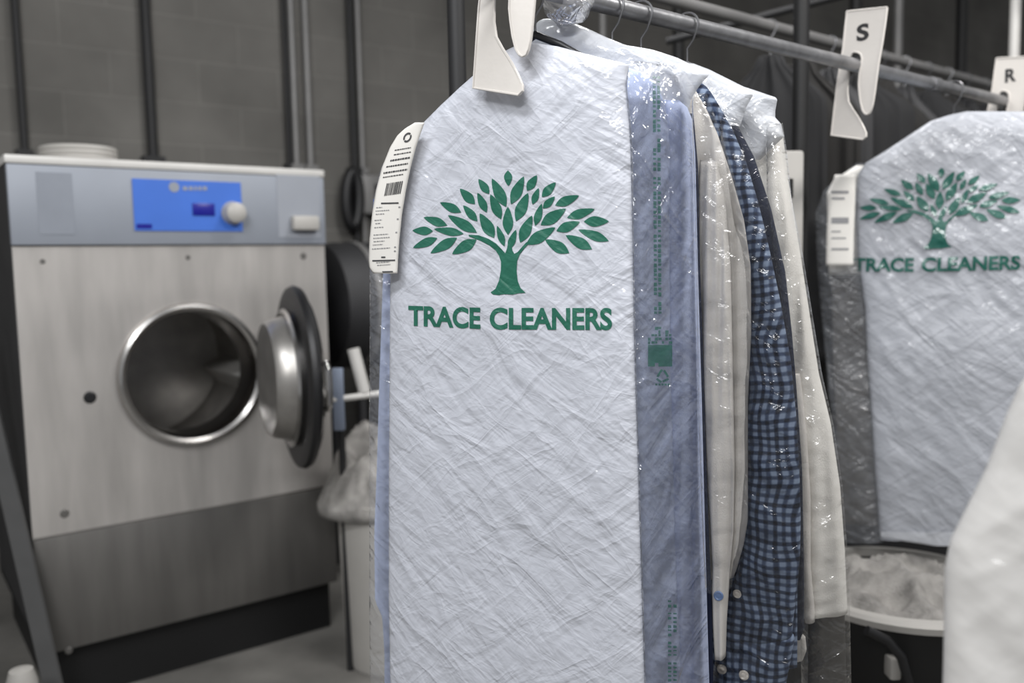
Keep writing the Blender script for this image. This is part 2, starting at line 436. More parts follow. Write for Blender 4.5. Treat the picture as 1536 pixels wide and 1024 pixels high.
# porthole ring
AX = (-WB.x, -WB.y, 0)
cc = wl(DCX, 0, DCZ)
MB().lathe([(RO, 0), (RO + .002, .01), (RO - .004, .022), (RO - .014, .026), (RO - .026, .02), (RO - .032, .0), (RO - .036, -.05), (RO - .038, -.12)], cc, AX, 72).build('porthole_ring', MT['chrome'], wroot)
MB().lathe([(RO - .034, -.04), (RO - .028, -.03), (RO - .024, -.05), (RO - .03, -.06)], cc, AX, 72, True).build('door_seal', MT['rubber'], wroot)
# drum with perforation rows and lifters
dr = .33
MB().lathe([(RO - .02, -.12), (RO + .0, -.13), (dr - .02, -.15), (dr, -.18), (dr, -.66), (dr - .02, -.69), (.12, -.70), (0, -.70)], cc, AX, 72).build('drum', MT['drum'], wroot)
for a in (math.radians(228), math.radians(348), math.radians(108)):
    A = Vector((AX[0], AX[1], 0)); e1 = Vector((WD.x, WD.y, 0)); e2 = Vector((0, 0, 1))
    rd = e1 * math.cos(a) + e2 * math.sin(a); tg = -e1 * math.sin(a) + e2 * math.cos(a)
    q = [cc - A * .17 + rd * dr - tg * .06, cc - A * .17 + rd * dr + tg * .06, cc - A * .19 + rd * (dr - .09),
         cc - A * .67 + rd * dr - tg * .06, cc - A * .67 + rd * dr + tg * .06, cc - A * .65 + rd * (dr - .09)]
    MB().add(q, [(0, 1, 2), (3, 5, 4), (0, 2, 5, 3), (1, 4, 5, 2)]).build('drum_lifter', MT['frame'], wroot, False)
# open door
hinge = wl(DCX + .30, 0, DCZ)
DV = Vector((.435, -.90, 0)).normalized(); DN = Vector((-.90, -.435, 0)).normalized()   # DN = inner face
dc = Vector((hinge.x, hinge.y, DCZ)) + DV * .35 - DN * .0
door = thing('x', '', '', dc) ; bpy.data.objects.remove(door)
dm = MB().lathe([(.20, .018), (.27, .022), (.294, .014), (.30, 0), (.294, -.014), (.26, -.02), (.20, -.02)], dc, DN, 72, True).build('door', MT['rubber'], wroot)
sub(MB().lathe([(.285, -.014), (.262, -.03), (.22, -.036), (0, -.04)], dc, DN, 64).build('door_outer_cover', MT['chrome'], wroot), dm)
sub(MB().lathe([(.222, .02), (.226, .036), (.215, .044), (.205, .04), (.20, .02)], dc, DN, 64).build('door_inner_rim', MT['chrome'], wroot), dm)
sub(MB().lathe([(.205, .03), (.198, .06), (.192, .085), (.18, .10), (.09, .108), (0, .11)], dc, DN, 64).build('door_bowl', MT['drum'], wroot), dm)
h0 = hinge + DV * .01
MB().box(-.02, .16, -.03, .03, -.07, .07, lambda c: h0 + DV * c.x + DN * c.y * .6 + Vector((0, 0, c.z)), .008).build('hinge', MT['steel_low'], wroot)
hh = dc + DV * .27 - DN * .03
sub(MB().tube([hh + Vector((0, 0, .07)), hh + DV * .03 + Vector((0, 0, .05)), hh + DV * .035, hh + DV * .03 - Vector((0, 0, .05)), hh - Vector((0, 0, .07))], .011).build('door_handle', MT['chrome'], wroot), dm)
# cable coil on top of the washer
p = wl(.26, .3, ZT + .012)
mb = MB()
for i in range(4):
    mb.tube([p + Vector((.115 * math.cos(a), .115 * math.sin(a), .012 + i * .016)) for a in [2 * math.pi * j / 40 for j in range(41)]], .0095, 8)
tag(mb.build('hose_coil', MT['plastic2']), 'pale coiled hose lying on top of the washer at its left corner', 'hose')
# leaning flat bar left of the washer and small white foot
a = at(76, 1010, 2.52); b = at(-46, 480, 2.75)
dd = (b - a).normalized(); sd = Vector((dd.z, 0, -dd.x)).normalized()
a = a - dd * ((a.z - .004) / dd.z)
mb = MB().box(-.028, .028, -.006, .006, 0, (b - a).length, lambda c: a + sd * c.x + Vector((0, c.y, 0)) + dd * c.z)
tag(mb.build('flat_bar', MT['barsteel'], None, False), 'grey flat metal bar leaning up along the dark left side of the washer', 'metal bar')
p = at(32, 1012, 2.3)
tag(MB().lathe([(0, p.z + .02), (.03, p.z + .015), (.04, p.z - .02), (.045, .03), (.05, 0), (0, 0)], (p.x, p.y, 0), (0, 0, 1), 24).build('floor_bottle', MT['plastic2']),
    'small white bottle standing on the floor in the bottom left corner', 'bottle')

# ------------------------------------------------------------------ things right of the washer
def wbox(px0, py0, px1, py1, dep):
    P0 = wallpt(px0, py0); P1 = wallpt(px1, py1)
    g = lambda P: (Vector((P.x, P.y)) - W0).dot(WD)
    return g(P0), g(P1), WALLOFF - dep, WALLOFF - .001, P1.z, P0.z
t = thing('switch_box', 'small pale grey switch box on the wall left of the receipt', 'switch box', tuple(wallpt(548, 320)))
MB().box(*wbox(532, 264, 566, 322, .09), wf, .006).build('case', MT['pipe'], t)
b_ = wbox(550, 278, 562, 300, .1); MB().box(*b_[:2], b_[2], WALLOFF - .085, *b_[4:], wf).build('switch', MT['darkpipe'], t, False)
# dark hose loop beside it
pts = [wallpt(519 + 10 * math.cos(a), 300 + 40 * math.sin(a)) - Vector((WB.x, WB.y, 0)) * .08 for a in [2 * math.pi * i / 30 for i in range(31)]]
tag(MB().tube(pts, .03, 12).build('hose_loop', MT['rubber']), 'black hose loop hanging on the wall between washer and switch box', 'hose')
# dark tank behind
p = at(575, 455, 4.0)
t = thing('boiler_tank', 'dark grey round tank on legs behind the washer and the bagged shirts', 'tank', (p.x, p.y, 0))
ax = Vector((WD.x, WD.y, 0))
MB().lathe([(0, -.35), (.2, -.34), (.27, -.3), (.28, -.25), (.28, .25), (.27, .3), (.2, .34), (0, .35)], p, ax, 48).build('shell', MT['side'], t)
for h in (-.16, .16): MB().lathe([(.281, h - .015), (.286, h - .015), (.286, h + .015), (.281, h + .015)], p, ax, 48, True).build('band', MT['pipe'], t)
for h in (-.2, .2):
    for q in (-.15, .15):
        c = p + ax * h + Vector((WB.x, WB.y, 0)) * q
        MB().tube([(c.x, c.y, 0), (c.x, c.y, p.z - .22)], .02).build('leg', MT['side'], t)
# light rail stand
Y = 2.85
a = at(466, 604, Y); b = at(600, 586, Y + .1)
t = thing('bar_stand', 'light metal stand with a horizontal bar sticking out beside the washer door', 'stand', (at(505, 640, Y + .03).x, at(505, 640, Y + .03).y, 0))
MB().tube([a, b], .011, 12).build('crossbar', MT['frame'], t)
MB().tube([a + Vector((.02, 0, 0)), a + Vector((.02, 0, -.03))], .009, 12).build('hook_end', MT['frame'], t)
c = at(506, 552, Y + .03); d = at(507, 645, Y + .03)
MB().box(c.x - .018, c.x + .018, c.y - .012, c.y + .012, d.z, c.z, None, .004).build('bracket', MT['bluegrey'], t)
MB().tube([(c.x, c.y + .03, 0), (c.x, c.y + .03, c.z - .02)], .012, 12).build('post', MT['darkpipe'], t)
MB().tube([at(547, 588, Y + .07), at(530, 523, Y + .07)], .021, 16).build('peg', MT['frame'], t)
# white bin with cloth
pb = at(597, 988, 3.02)
t = thing('laundry_bin', 'tall pale plastic bin on the floor right of the washer, mostly hidden by the bags', 'bin', (pb.x, pb.y, 0))
zt = at(560, 742, 3.0).z
MB().lathe([(0, 0), (.175, 0), (.182, .02), (.195, zt - .03), (.205, zt - .03), (.207, zt), (.196, zt), (.18, .03), (0, .03)], (pb.x, pb.y, 0), (0, 0, 1), 48).build('body', MT['plastic2'], t)
def heap(name, c, rx, ry, h, mat, seed, n=46, rough=.35):
    vs = []; fs = []
    for j in range(n + 1):
        for i in range(n + 1):
            u = 2 * i / n - 1; v = 2 * j / n - 1
            x = u * math.sqrt(max(0, 1 - v * v / 2)); y = v * math.sqrt(max(0, 1 - u * u / 2)); r = min(1, math.hypot(x, y))
            q = 1 - abs(nz(x * 2.2 + seed, y * 2.2, seed)) * 2 * rough * 1.6 - abs(nz(x * 5 + seed, y * 5, 3)) * rough
            vs.append(Vector(c) + Vector((x * rx, y * ry, h * (1 - r ** 2.5) * q)))
    for j in range(n):
        for i in range(n):
            a = j * (n + 1) + i; fs.append((a, a + 1, a + n + 2, a + n + 1))
    b = len(vs)
    # underside
    ringv = [i for i in range(n + 1)] + [(j + 1) * (n + 1) - 1 for j in range(1, n + 1)] + [n * (n + 1) + i for i in range(n - 1, -1, -1)] + [j * (n + 1) for j in range(n - 1, 0, -1)]
    for i in ringv: vs.append(Vector((vs[i].x, vs[i].y, c[2] - .03)))
    m = len(ringv)
    for i in range(m): fs.append((ringv[i], b + i, b + (i + 1) % m, ringv[(i + 1) % m]))
    fs.append(tuple(range(b, b + m))[::-1])
    return mesh_obj(name, vs, fs, mat)
tag(heap('crumpled_cloth', (pb.x - .03, pb.y, zt - .02), .235, .2, .30, MT['towel'], 4.3, rough=.3), 'crumpled white cloth heaped on top of the pale bin beside the washer', 'cloth')

# ------------------------------------------------------------------ hanging rail and dividers
def r3(s, z=RAILZ): p = rs(s); return Vector((p.x, p.y, z))
t = thing('clothes_rail', 'galvanised steel clothes rail running back from the front shirts to the R divider', 'rail', tuple(r3(1.75, 0)))
MB().tube([r3(-.9), r3(1.76)], .0155, 24).build('rail_tube', MT['galv'], t)
MB().tube([r3(1.22), r3(1.26)], .0185, 24).build('coupling', MT['galv'], t)
MB().tube([r3(1.74, 0), r3(1.74, RAILZ - .012)], .016, 16).build('upright', MT['galv'], t)
MB().tube([r3(-.88, RAILZ + .012), r3(-.88, 4.19)], .008, 12).build('ceiling_rod', MT['galv'], t)
# crumpled plastic collar around the rail above the bags
mb = MB(); pts = []; 
c0 = at(856, -12, 1.49)
cs = 0
vs = []; fs = []; n = 28; m = 9
cen = r3(-.075)
perp = Vector((RD.y, -RD.x, 0))
for i in range(m):
    h = (i - (m - 1) / 2) * .0085
    for k in range(n):
        w = 2 * math.pi * k / n
        r = .028 + .014 * (1 - abs(i - 4) / 4) ** .5 + .007 * nz(i * .6, w * 1.7, 2)
        sag = -.006
        vs.append(cen + Vector((RD.x, RD.y, 0)) * h + (perp * math.cos(w) + Vector((0, 0, 1)) * math.sin(w)) * r + Vector((0, 0, sag)))
for i in range(m - 1):
    for k in range(n): fs.append((i * n + k, i * n + (k + 1) % n, (i + 1) * n + (k + 1) % n, (i + 1) * n + k))
co_ = mesh_obj('film_collar', vs, fs, film_clear('collar_film', .35, .18, 1.0, 1.5, (200, 200, 202)), None, [(v.x * 1.0, v.z) for v in vs])
tag(co_, 'crumpled clear plastic film wrapped round the rail above the front bag', 'plastic film')

# divider outline in local metres, taken from the S divider seen square to the rail
PD = Vector((RD.y, -RD.x))
sS = None
def s_at_px(px):
    lo, hi = -.9, 3
    for _ in range(50):
        mid = (lo + hi) / 2
        if proj(r3(mid))[0] < px: lo = mid
        else: hi = mid
    return lo
sS = s_at_px(1284)
outline = [(380, 60), (480, 49), (585, 38), (576, 110), (563, 200), (540, 330), (530, 405), (520, 480), (512, 530), (503, 562), (494, 580), (482, 586), (470, 580), (459, 562), (449, 520), (443, 470), (440, 430), (444, 380), (452, 335), (457, 300), (452, 280), (438, 270), (420, 266), (405, 272), (394, 292), (390, 345), (383, 420), (381, 470), (387, 520), (410, 560), (440, 605), (462, 645), (477, 680), (476, 700), (462, 714), (380, 703), (300, 692), (315, 560), (330, 430), (345, 335), (360, 250), (370, 150)]
loc = []
for (x, y) in outline:
    P = on_plane(1160 + x / 3.412, y / 3.412, rs(sS), PD)
    loc.append(((Vector((P.x, P.y)) - rs(sS)).dot(PD), P.z - RAILZ))
def text_mesh(body, size=1.0, offset=0.0, res=4):
    cu = bpy.data.curves.new('t', 'FONT'); cu.body = body; cu.size = size; cu.offset = offset; cu.resolution_u = res
    o = bpy.data.objects.new('t', cu); COL.objects.link(o)
    dg = bpy.context.evaluated_depsgraph_get(); me = bpy.data.meshes.new_from_object(o.evaluated_get(dg))
    V = [v.co.copy() for v in me.vertices]; Fc = [tuple(p.vertices) for p in me.polygons]
    bpy.data.objects.remove(o); bpy.data.meshes.remove(me)
    return V, Fc
def divider(s, label, letter, yaw=0.0, scale=1.0):
    P = rs(s); ca, sa = math.cos(yaw), math.sin(yaw)
    pd = Vector((PD.x * ca - PD.y * sa, PD.x * sa + PD.y * ca)); th = Vector((-pd.y, pd.x))
    if th.dot(RD) < 0: th = -th
    t = thing('rail_divider', label, 'rail divider', (P.x, P.y, RAILZ), 'white plastic dividers on the rail')
    fn = lambda a, b, c: Vector((P.x + pd.x * a * scale + th.x * c, P.y + pd.y * a * scale + th.y * c, RAILZ + b * scale))
    o = MB().prism(loc, fn, .007).build('divider_plate', MT['whitep'], t)
    bv = o.modifiers.new('bev', 'BEVEL'); bv.width = .0018; bv.segments = 2; bv.limit_method = 'ANGLE'; bv.angle_limit = math.radians(50)
    # raised rim along the edge
    pts = [fn(a, b, -.0035) for a, b in loc + loc[:1]]
    mb = MB().tube(pts, .0022, 6); mb.build('raised_rim', MT['whitep'], t)
    if letter:
        V, Fc = text_mesh(letter, 1, .035)
        xs = [v.x for v in V]; ys = [v.y for v in V]
        # letter box from the S seen in the photo
        A = on_plane(1160 + 430 / 3.412, 217 / 3.412, rs(sS), PD); B = on_plane(1160 + 495 / 3.412, 115 / 3.412, rs(sS), PD)
        a0, b0 = (Vector((A.x, A.y)) - rs(sS)).dot(PD), A.z - RAILZ
        a1, b1 = (Vector((B.x, B.y)) - rs(sS)).dot(PD), B.z - RAILZ
        vv = [fn(a0 + (v.x - min(xs)) / (max(xs) - min(xs)) * (a1 - a0), b0 + (v.y - min(ys)) / (max(ys) - min(ys)) * (b1 - b0), -.0042) for v in V]
        mesh_obj('letter', vv, Fc, MT['darkink'], t, None, False)
divider(s_at_px(757), 'nearest white plastic rail divider, in front of the printed tree bag', None, math.radians(20), 1.04)
divider(sS, 'white plastic rail divider marked with a black letter S', 'S')
divider(s_at_px(1506), 'white plastic rail divider marked with a black letter R at the right edge', 'R')

# ------------------------------------------------------------------ draped sheets and garments
class Sheet:
    def __init__(s, rows, sL, sR=None, bulge=.03, back=.03, p=2.2, fold=None, top=.12, bot=0.0, nu=40, nv=90, off=0.0):
        s.rows = rows; s.sL = sL; s.sR = sL if sR is None else sR; s.bulge = bulge; s.back = back; s.p = p
        s.fold = fold or (lambda k, z: 0); s.top = top; s.bot = bot; s.nu = nu; s.nv = nv; s.off = off
        s.y0 = rows[0][0]; s.y1 = rows[-1][0]
    def edge(s, y): return interp(s.rows, y)
    def base(s, t, y):
        xl, xr = s.edge(y)
        o = Vector((NF.x, NF.y)) * s.off
        a = on_plane(xl, y, rs(s.sL) + o, U); b = on_plane(xr, y, rs(s.sR) + o, U)
        return a.lerp(b, t)
    def fade(s, y):
        v = (y - s.y0) / (s.y1 - s.y0); f = 1.0
        if s.top: f *= math.sqrt(max(0, 1 - (1 - min(1, v / s.top)) ** 2))
        if s.bot: f *= math.sqrt(max(0, 1 - (1 - min(1, (1 - v) / s.bot)) ** 2))
        return f
    def h(s, t, y, P, side=1):
        q = abs(2 * t - 1); prof = max(0, 1 - q ** s.p) ** (1 / s.p)
        k = Vector((P.x, P.y)).dot(U)
        e = sm(0, .12, min(t, 1 - t))
        if side > 0: return (s.bulge * prof + s.fold(k, P.z) * (.25 + .75 * e)) * s.fade(y)
        return -(s.back * prof - .5 * s.fold(k + 3, P.z) * e) * s.fade(y)
    def front(s, t, y, extra=0.0):
        P = s.base(t, y); return P + NF * (s.h(t, y, P) + extra)
    def px(s, x, y, extra=.0012):
        tx, ty = x, y
        for _ in range(4):
            xl, xr = s.edge(ty)
            P = s.front((tx - xl) / (xr - xl), ty, extra)
            qx, qy = proj(P); tx += x - qx; ty += y - qy
        return P
    def build(s, name, mat, root=None, closed=True):
        vs = []; uvs = []; fs = []
        nu, nv = s.nu, s.nv
        ring = (nu + 1) + (nu - 1 if closed else 0)
        for j in range(nv + 1):
            v = j / nv; v = v * v * .35 + v * .65 if s.top else v
            y = s.y0 + (s.y1 - s.y0) * v
            for i in range(nu + 1):
                t = i / nu; t = (1 - math.cos(math.pi * t)) / 2 if closed else t
                P = s.front(t, y); vs.append(P); uvs.append((Vector((P.x, P.y)).dot(U) + (s.sR - s.sL) * t, P.z))
            if closed:
                for i in range(nu - 1, 0, -1):
                    t = (1 - math.cos(math.pi * i / nu)) / 2
                    B = s.base(t, y); P = B + NF * s.h(t, y, B, -1); vs.append(P); uvs.append((Vector((P.x, P.y)).dot(U), P.z))
        for j in range(nv):
            for i in range(ring if closed else nu):
                a = j * ring + i; b = j * ring + (i + 1) % ring
                fs.append((a, a + ring, b + ring, b))
        if closed:
            fs.append(tuple(range(ring))); fs.append(tuple(range(nv * ring, nv * ring + ring))[::-1])
        return mesh_obj(name, vs, fs, mat, root, uvs)

def vfold(seed, amp=.006, fx=28, fz=3.0):
    return lambda k, z: amp * (nz(k * fx + seed, z * fz, seed) + .5 * nz(k * fx * 2.1 + seed, z * fz * 2, seed + 9))
def wrinkle(seed, amp=.004):
    def f(k, z):
        a = nz(k * 5 + seed, z * 4, seed) * 1.6
        c, s_ = .72, .69
        x, y = k * c + z * s_, -k * s_ + z * c
        b = 1 - 2 * abs(nz(x * 22 + seed, y * 7, 1.5)); d = 1 - 2 * abs(nz(x * 8 + seed, y * 26, 4.5))
        g = nz(k * 60, z * 60, seed)
        return amp * (a + .32 * b + .26 * d + .12 * g)
    return f

def decal_lines(sheet, polys, mat, root, step=9, extra=.0008):
    polys = sorted(polys, key=lambda p: (p[0][1] + 7 * (p[0][0] > 1e9)))
    groups = []
    for p in polys:
        t = [q for q in groups if abs(q[0][0][1] - p[0][1]) < 3.4 + abs(q[0][0][0] - p[0][0]) * .22 and (p[0][0] > sheet.edge(p[0][1])[1] - 9) == (q[0][0][0] > sheet.edge(q[0][0][1])[1] - 9)]
        (t[-1] if t else groups.append([]) or groups[-1]).append(p)
    for q in groups: decal_poly(sheet, q, mat, 'text_line', root, step=step, extra=extra)
def decal_poly(sheet, polys, mat, name, root, tr=None, step=5.0, extra=.0012, quads=None):
    """polygons in sheet pixel coordinates draped on the sheet"""
    bm = bmesh.new()
    for poly in polys:
        bm.faces.new([bm.verts.new((x, y, 0)) for x, y in poly])
    bm.normal_update()
    bmesh.ops.triangulate(bm, faces=bm.faces[:])
    for _ in range(5):
        es = [e for e in bm.edges if e.calc_length() > step]
        if not es: break
        bmesh.ops.subdivide_edges(bm, edges=es, cuts=1)
        bmesh.ops.triangulate(bm, faces=bm.faces[:])
    bm.verts.index_update()
    vs = [sheet.px(v.co.x, v.co.y, extra) if tr is None else sheet.px(*tr(v.co.x, v.co.y), extra) for v in bm.verts]
    fs = [[v.index for v in f.verts] for f in bm.faces]; bm.free()
    uvs = [(Vector((v.x, v.y)).dot(U), v.z) for v in vs]
    return mesh_obj(name, vs, fs, mat, root, uvs)

LEAVES = [(670,297,668,227,36),(535,266,583,333,36),(596,264,660,392,50),(740,254,682,380,48),(799,249,754,319,38),(884,281,821,347,38),
 (451,310,519,379,42),(531,328,572,417,36),(589,335,637,447,44),(759,329,704,456,50),(807,307,779,381,30),(880,345,826,399,32),(989,341,881,385,42),
 (361,372,457,416,38),(466,385,530,457,36),(668,391,668,518,46),(821,377,791,477,34),(930,400,816,474,52),(1060,402,935,441,42),
 (287,439,394,475,38),(397,430,528,508,46),(541,421,606,532,52),(777,431,723,553,50),(993,459,887,501,44),(1124,457,1011,458,46),
 (237,499,329,501,38),(334,492,468,513,36),(619,477,652,570,30),(705,495,671,586,32),(882,485,750,562,52),(986,495,1124,546,42),
 (239,577,349,532,38),(318,601,438,531,44),(416,605,526,539,50),(836,540,945,600,50),(929,520,1048,583,48)]
TRUNK = [(590,778),(612,762),(628,725),(636,680),(637,640),(628,612),(612,588),(585,566),(545,545),(492,525),(490,518),(535,520),(580,536),(615,558),(640,583),(656,602),(664,580),(668,558),(676,538),(684,562),(688,588),(697,604),(712,596),(730,575),(752,551),(764,556),(742,580),(722,605),(710,635),(707,680),(712,725),(725,758),(748,780),(715,782),(690,788),(650,786),(625,790),(600,787)]
def cp(x, y): return 540 + x / 3.012, 180 + y / 3.012
def leaf_poly(x0, y0, x1, y1, w, n=12):
    dx, dy = x1 - x0, y1 - y0; L = math.hypot(dx, dy); nx, ny = -dy / L, dx / L
    out = []
    for sgn in (1, -1):
        for i in range(n):
            t = i / n if sgn > 0 else 1 - i / n
            r = w / 2 * math.sin(math.pi * t) ** .85 * (1 + .12 * math.sin(2 * math.pi * (t + .5)))
            out.append((x0 + dx * t + nx * r * sgn, y0 + dy * t + ny * r * sgn))
    return out
def word_polys(sheet, word, quad, mat, name, root, tr=None, extra=.0012):
    """quad: xl, yt_l, yb_l, xr, yt_r, yb_r"""
    V, Fc = text_mesh(word, 1, .034, 6)
    xs = [v.x for v in V]; ys = [v.y for v in V]
    X0, X1, Y0, Y1 = min(xs), max(xs), min(ys), max(ys)
    bm = bmesh.new(); bv = [bm.verts.new(v) for v in V]
    for f in Fc:
        try: bm.faces.new([bv[i] for i in f])
        except ValueError: pass
    for v in bm.verts:
        u = (v.co.x - X0) / (X1 - X0); w = (v.co.y - Y0) / (Y1 - Y0)
        xl, tl, bl, xr, trr, br = quad
        v.co.x = xl + (xr - xl) * u
        v.co.y = (bl + (br - bl) * u) * (1 - w) + (tl + (trr - tl) * u) * w
    for _ in range(4):
        es = [e for e in bm.edges if e.calc_length() > 5]
        if not es: break
        bmesh.ops.subdivide_edges(bm, edges=es, cuts=1); bmesh.ops.triangulate(bm, faces=bm.faces[:])
    bm.verts.index_update()
    vs = [sheet.px(v.co.x, v.co.y, extra) if tr is None else sheet.px(*tr(v.co.x, v.co.y), extra) for v in bm.verts]
    fs = [[v.index for v in f.verts] for f in bm.faces]; bm.free()
    return mesh_obj(name, vs, fs, mat, root, [(Vector((v.x, v.y)).dot(U), v.z) for v in vs])
def print_logo(sheet, root, mat, tr=None, extra=.0012):
    lg = decal_poly(sheet, [[cp(*p) for p in TRUNK]], mat, 'tree_trunk_print', root, tr, extra=extra)
    decal_poly(sheet, [[cp(*p) for p in leaf_poly(*l)] for l in LEAVES], mat, 'tree_leaves_print', root, tr, extra=extra)
    word_polys(sheet, 'TRACE', (612.4, 458, 488.5, 720.5, 461, 493.6), mat, 'lettering', root, tr, extra)
    word_polys(sheet, 'CLEANERS', (734.5, 461.2, 494.2, 917.8, 461.5, 495.2), mat, 'lettering', root, tr, extra)

def wire_hanger(s, label, mat='wire', half=.2, drop=.16, kc=0.0):
    P = r3(s); root = thing('hanger', label, 'hanger', tuple(P), 'hangers on the rail')
    u3 = Vector((U.x, U.y, 0)); q3 = u3
    pts = [P + q3 * (.022 * math.cos(a)) + Vector((0, 0, .022 * math.sin(a))) for a in [math.radians(d) for d in range(200, -31, -15)]]
    pts += [P + q3 * .012 + Vector((0, 0, -.03)), P + Vector((0, 0, -.045)), P + Vector((0, 0, -.075))]
    MB().tube(pts, .0022, 8).build('hook', MT['wire'], root)
    c = P + Vector((0, 0, -.075))
    MB().tube([c - u3 * half + Vector((0, 0, -drop)), c - u3 * half * .45 + Vector((0, 0, -drop * .4)), c, c + u3 * half * .45 + Vector((0, 0, -drop * .4)), c + u3 * half + Vector((0, 0, -drop))], [.004, .006, .007, .006, .004], 10).build('shoulder_bar', MT[mat], root)
    return root

# ---- bag A, the front white printed bag with the light blue shirt
SA = -.13
shA = Sheet([(64, 782, 800), (70, 772, 838), (78, 757, 868), (90, 741, 915), (97, 732, 944), (112, 714, 943), (130, 694, 941), (160, 662, 944), (190, 632, 947), (220, 608, 949), (260, 596, 950), (330, 590, 950), (400, 588, 951), (500, 587, 953), (600, 586, 956), (700, 585, 959), (800, 585, 962), (900, 585, 965), (1024, 587, 969), (1120, 588, 972)],
            SA, bulge=.022, fold=wrinkle(3.1, .0042), p=3.2, top=.1, nu=130, nv=330, off=.03)
rootA = thing('garment_bag', 'front white garment bag printed with a large sharp green tree and company name', 'garment bag', (rs(SA).x, rs(SA).y, .62), 'printed garment bags')
shA.build('printed_front_panel', MT['white_film'], rootA, False)
print_logo(shA, rootA, MT['print_green'])
# clear film envelope: left edge and right gusset
filmL = Sheet([(185, 622, 640), (200, 605, 630), (250, 572, 610), (300, 560, 604), (410, 555, 600), (700, 554, 600), (905, 554, 600), (1120, 556, 600)], SA, bulge=.010, p=2, fold=wrinkle(8, .003), top=.05, nu=20, nv=160, off=.018)
filmL.build('clear_left_edge', MT['gusset'], rootA, False)
gus = Sheet([(92, 943, 990), (100, 941, 1012), (120, 939, 1022), (150, 941, 1034), (200, 945, 1041), (300, 948, 1043), (500, 951, 1050), (700, 957, 1054), (900, 963, 1060), (1120, 970, 1066)], SA, SA + .10, bulge=.02, p=2.4, fold=wrinkle(5, .003), top=.04, nu=40, nv=200, off=.028)
gus.build('clear_side_gusset', MT['gusset'], rootA, False)
# green marks on the side gusset: two columns of tiny printed letters, a block, a recycling sign
marks = []
y = 114
rnd = random.Random(3)
while y < 472:
    for cx in (979, 985.5):
        x = cx + (y - 112) * .006; hgt = rnd.uniform(2.5, 7)
        if rnd.random() < .88: marks.append([(x, y), (x + 4.6, y + .4), (x + 4.6, y + hgt), (x, y + hgt)])
    y += 7.2
decal_poly(gus, marks, MT['side_green'], 'side_text_print', rootA, step=8, extra=.0015); marks = []
y = 900
while y < 1060:
    for cx in (1002, 1010):
        if rnd.random() < .8:
            hgt = rnd.uniform(2, 5); marks.append([(cx, y), (cx + 5, y + .4), (cx + 5, y + hgt), (cx, y + hgt)])
    y += 6.2
decal_poly(gus, marks, MT['side_green'], 'side_text_print', rootA, step=8, extra=.0015)
blk = []
for j in range(11):
    for i in range(7):
        x = 972 + i * 5.2; yy = 490 + j * 5.4
        if j < 5 and rnd.random() < .35 + (.25 if j < 2 else 0): continue
        if rnd.random() < .06: continue
        w = 5.2 if j > 4 else rnd.uniform(3, 5.2); hgt = 5.4 if j > 4 else rnd.uniform(3, 5.4)
        blk.append([(x, yy), (x + w, yy), (x + w, yy + hgt), (x, yy + hgt)])
for (x0, y0, x1, y1) in ((993, 554, 986, 565), (985, 568, 992, 573), (996, 555, 1002, 565), (994, 572, 1003, 568)):
    dx, dy = x1 - x0, y1 - y0; L_ = math.hypot(dx, dy); nx, ny = -dy / L_ * 1.6, dx / L_ * 1.6
    blk.append([(x0 + nx, y0 + ny), (x1 + nx, y1 + ny), (x1 - nx, y1 - ny), (x0 - nx, y0 - ny)])
for i in range(5): blk.append([(983 + i * 4.6, 575), (986.2 + i * 4.6, 575), (986.2 + i * 4.6, 578), (983 + i * 4.6, 578)])
decal_poly(gus, blk, MT['side_green'], 'side_block_print', rootA, step=8, extra=.0015)

# light blue shirt
rb = thing('shirt', 'light blue shirt inside the front printed bag', 'shirt', (rs(-.15).x, rs(-.15).y, .6), 'shirts on the rail')
tb = Sheet([(84, 775, 835), (92, 765, 905), (102, 756, 945), (111, 746, 968), (128, 726, 985), (155, 704, 997), (195, 668, 1003), (235, 634, 1004), (300, 596, 1004), (400, 576, 1004), (560, 570, 1006), (700, 566, 1010), (800, 562, 1012), (900, 563, 1016), (925, 574, 1018), (980, 577, 1020), (1120, 577, 1026)],
           -.095, bulge=.022, back=.022, fold=vfold(2, .012, 14, 1.0), p=2.6, top=.06, nu=60, nv=150)
tb.build('shirt_body', MT['blue_cloth'], rb)
sb = Sheet([(150, 996, 1018), (160, 992, 1030), (180, 993, 1038), (230, 996, 1042), (400, 1000, 1046), (600, 1002, 1052), (800, 1008, 1057), (950, 1014, 1061), (1120, 1018, 1066)], -.045, bulge=.02, back=.02, fold=vfold(5, .014, 40, 1.2), top=.03, nu=30, nv=120)
sb.build('sleeve', MT['blue_cloth'], rb)
wire_hanger(-.15, 'black hanger holding the light blue shirt, its shoulder showing above the front bag', 'hanger', .10, .055)

# navy garment behind the blue one (thin dark edge)
g = Sheet([(170, 1000, 1040), (250, 1000, 1047), (400, 1000, 1050), (560, 1000, 1056), (760, 1000, 1062), (900, 1005, 1068), (1120, 1010, 1072)], -.01, bulge=.012, back=.008, fold=vfold(1, .003), top=.03, nu=24, nv=80)
tag(g.build('dark_garment', MT['navy']), 'narrow dark navy garment edge between the light blue and cream shirts', 'garment', 'shirts on the rail')

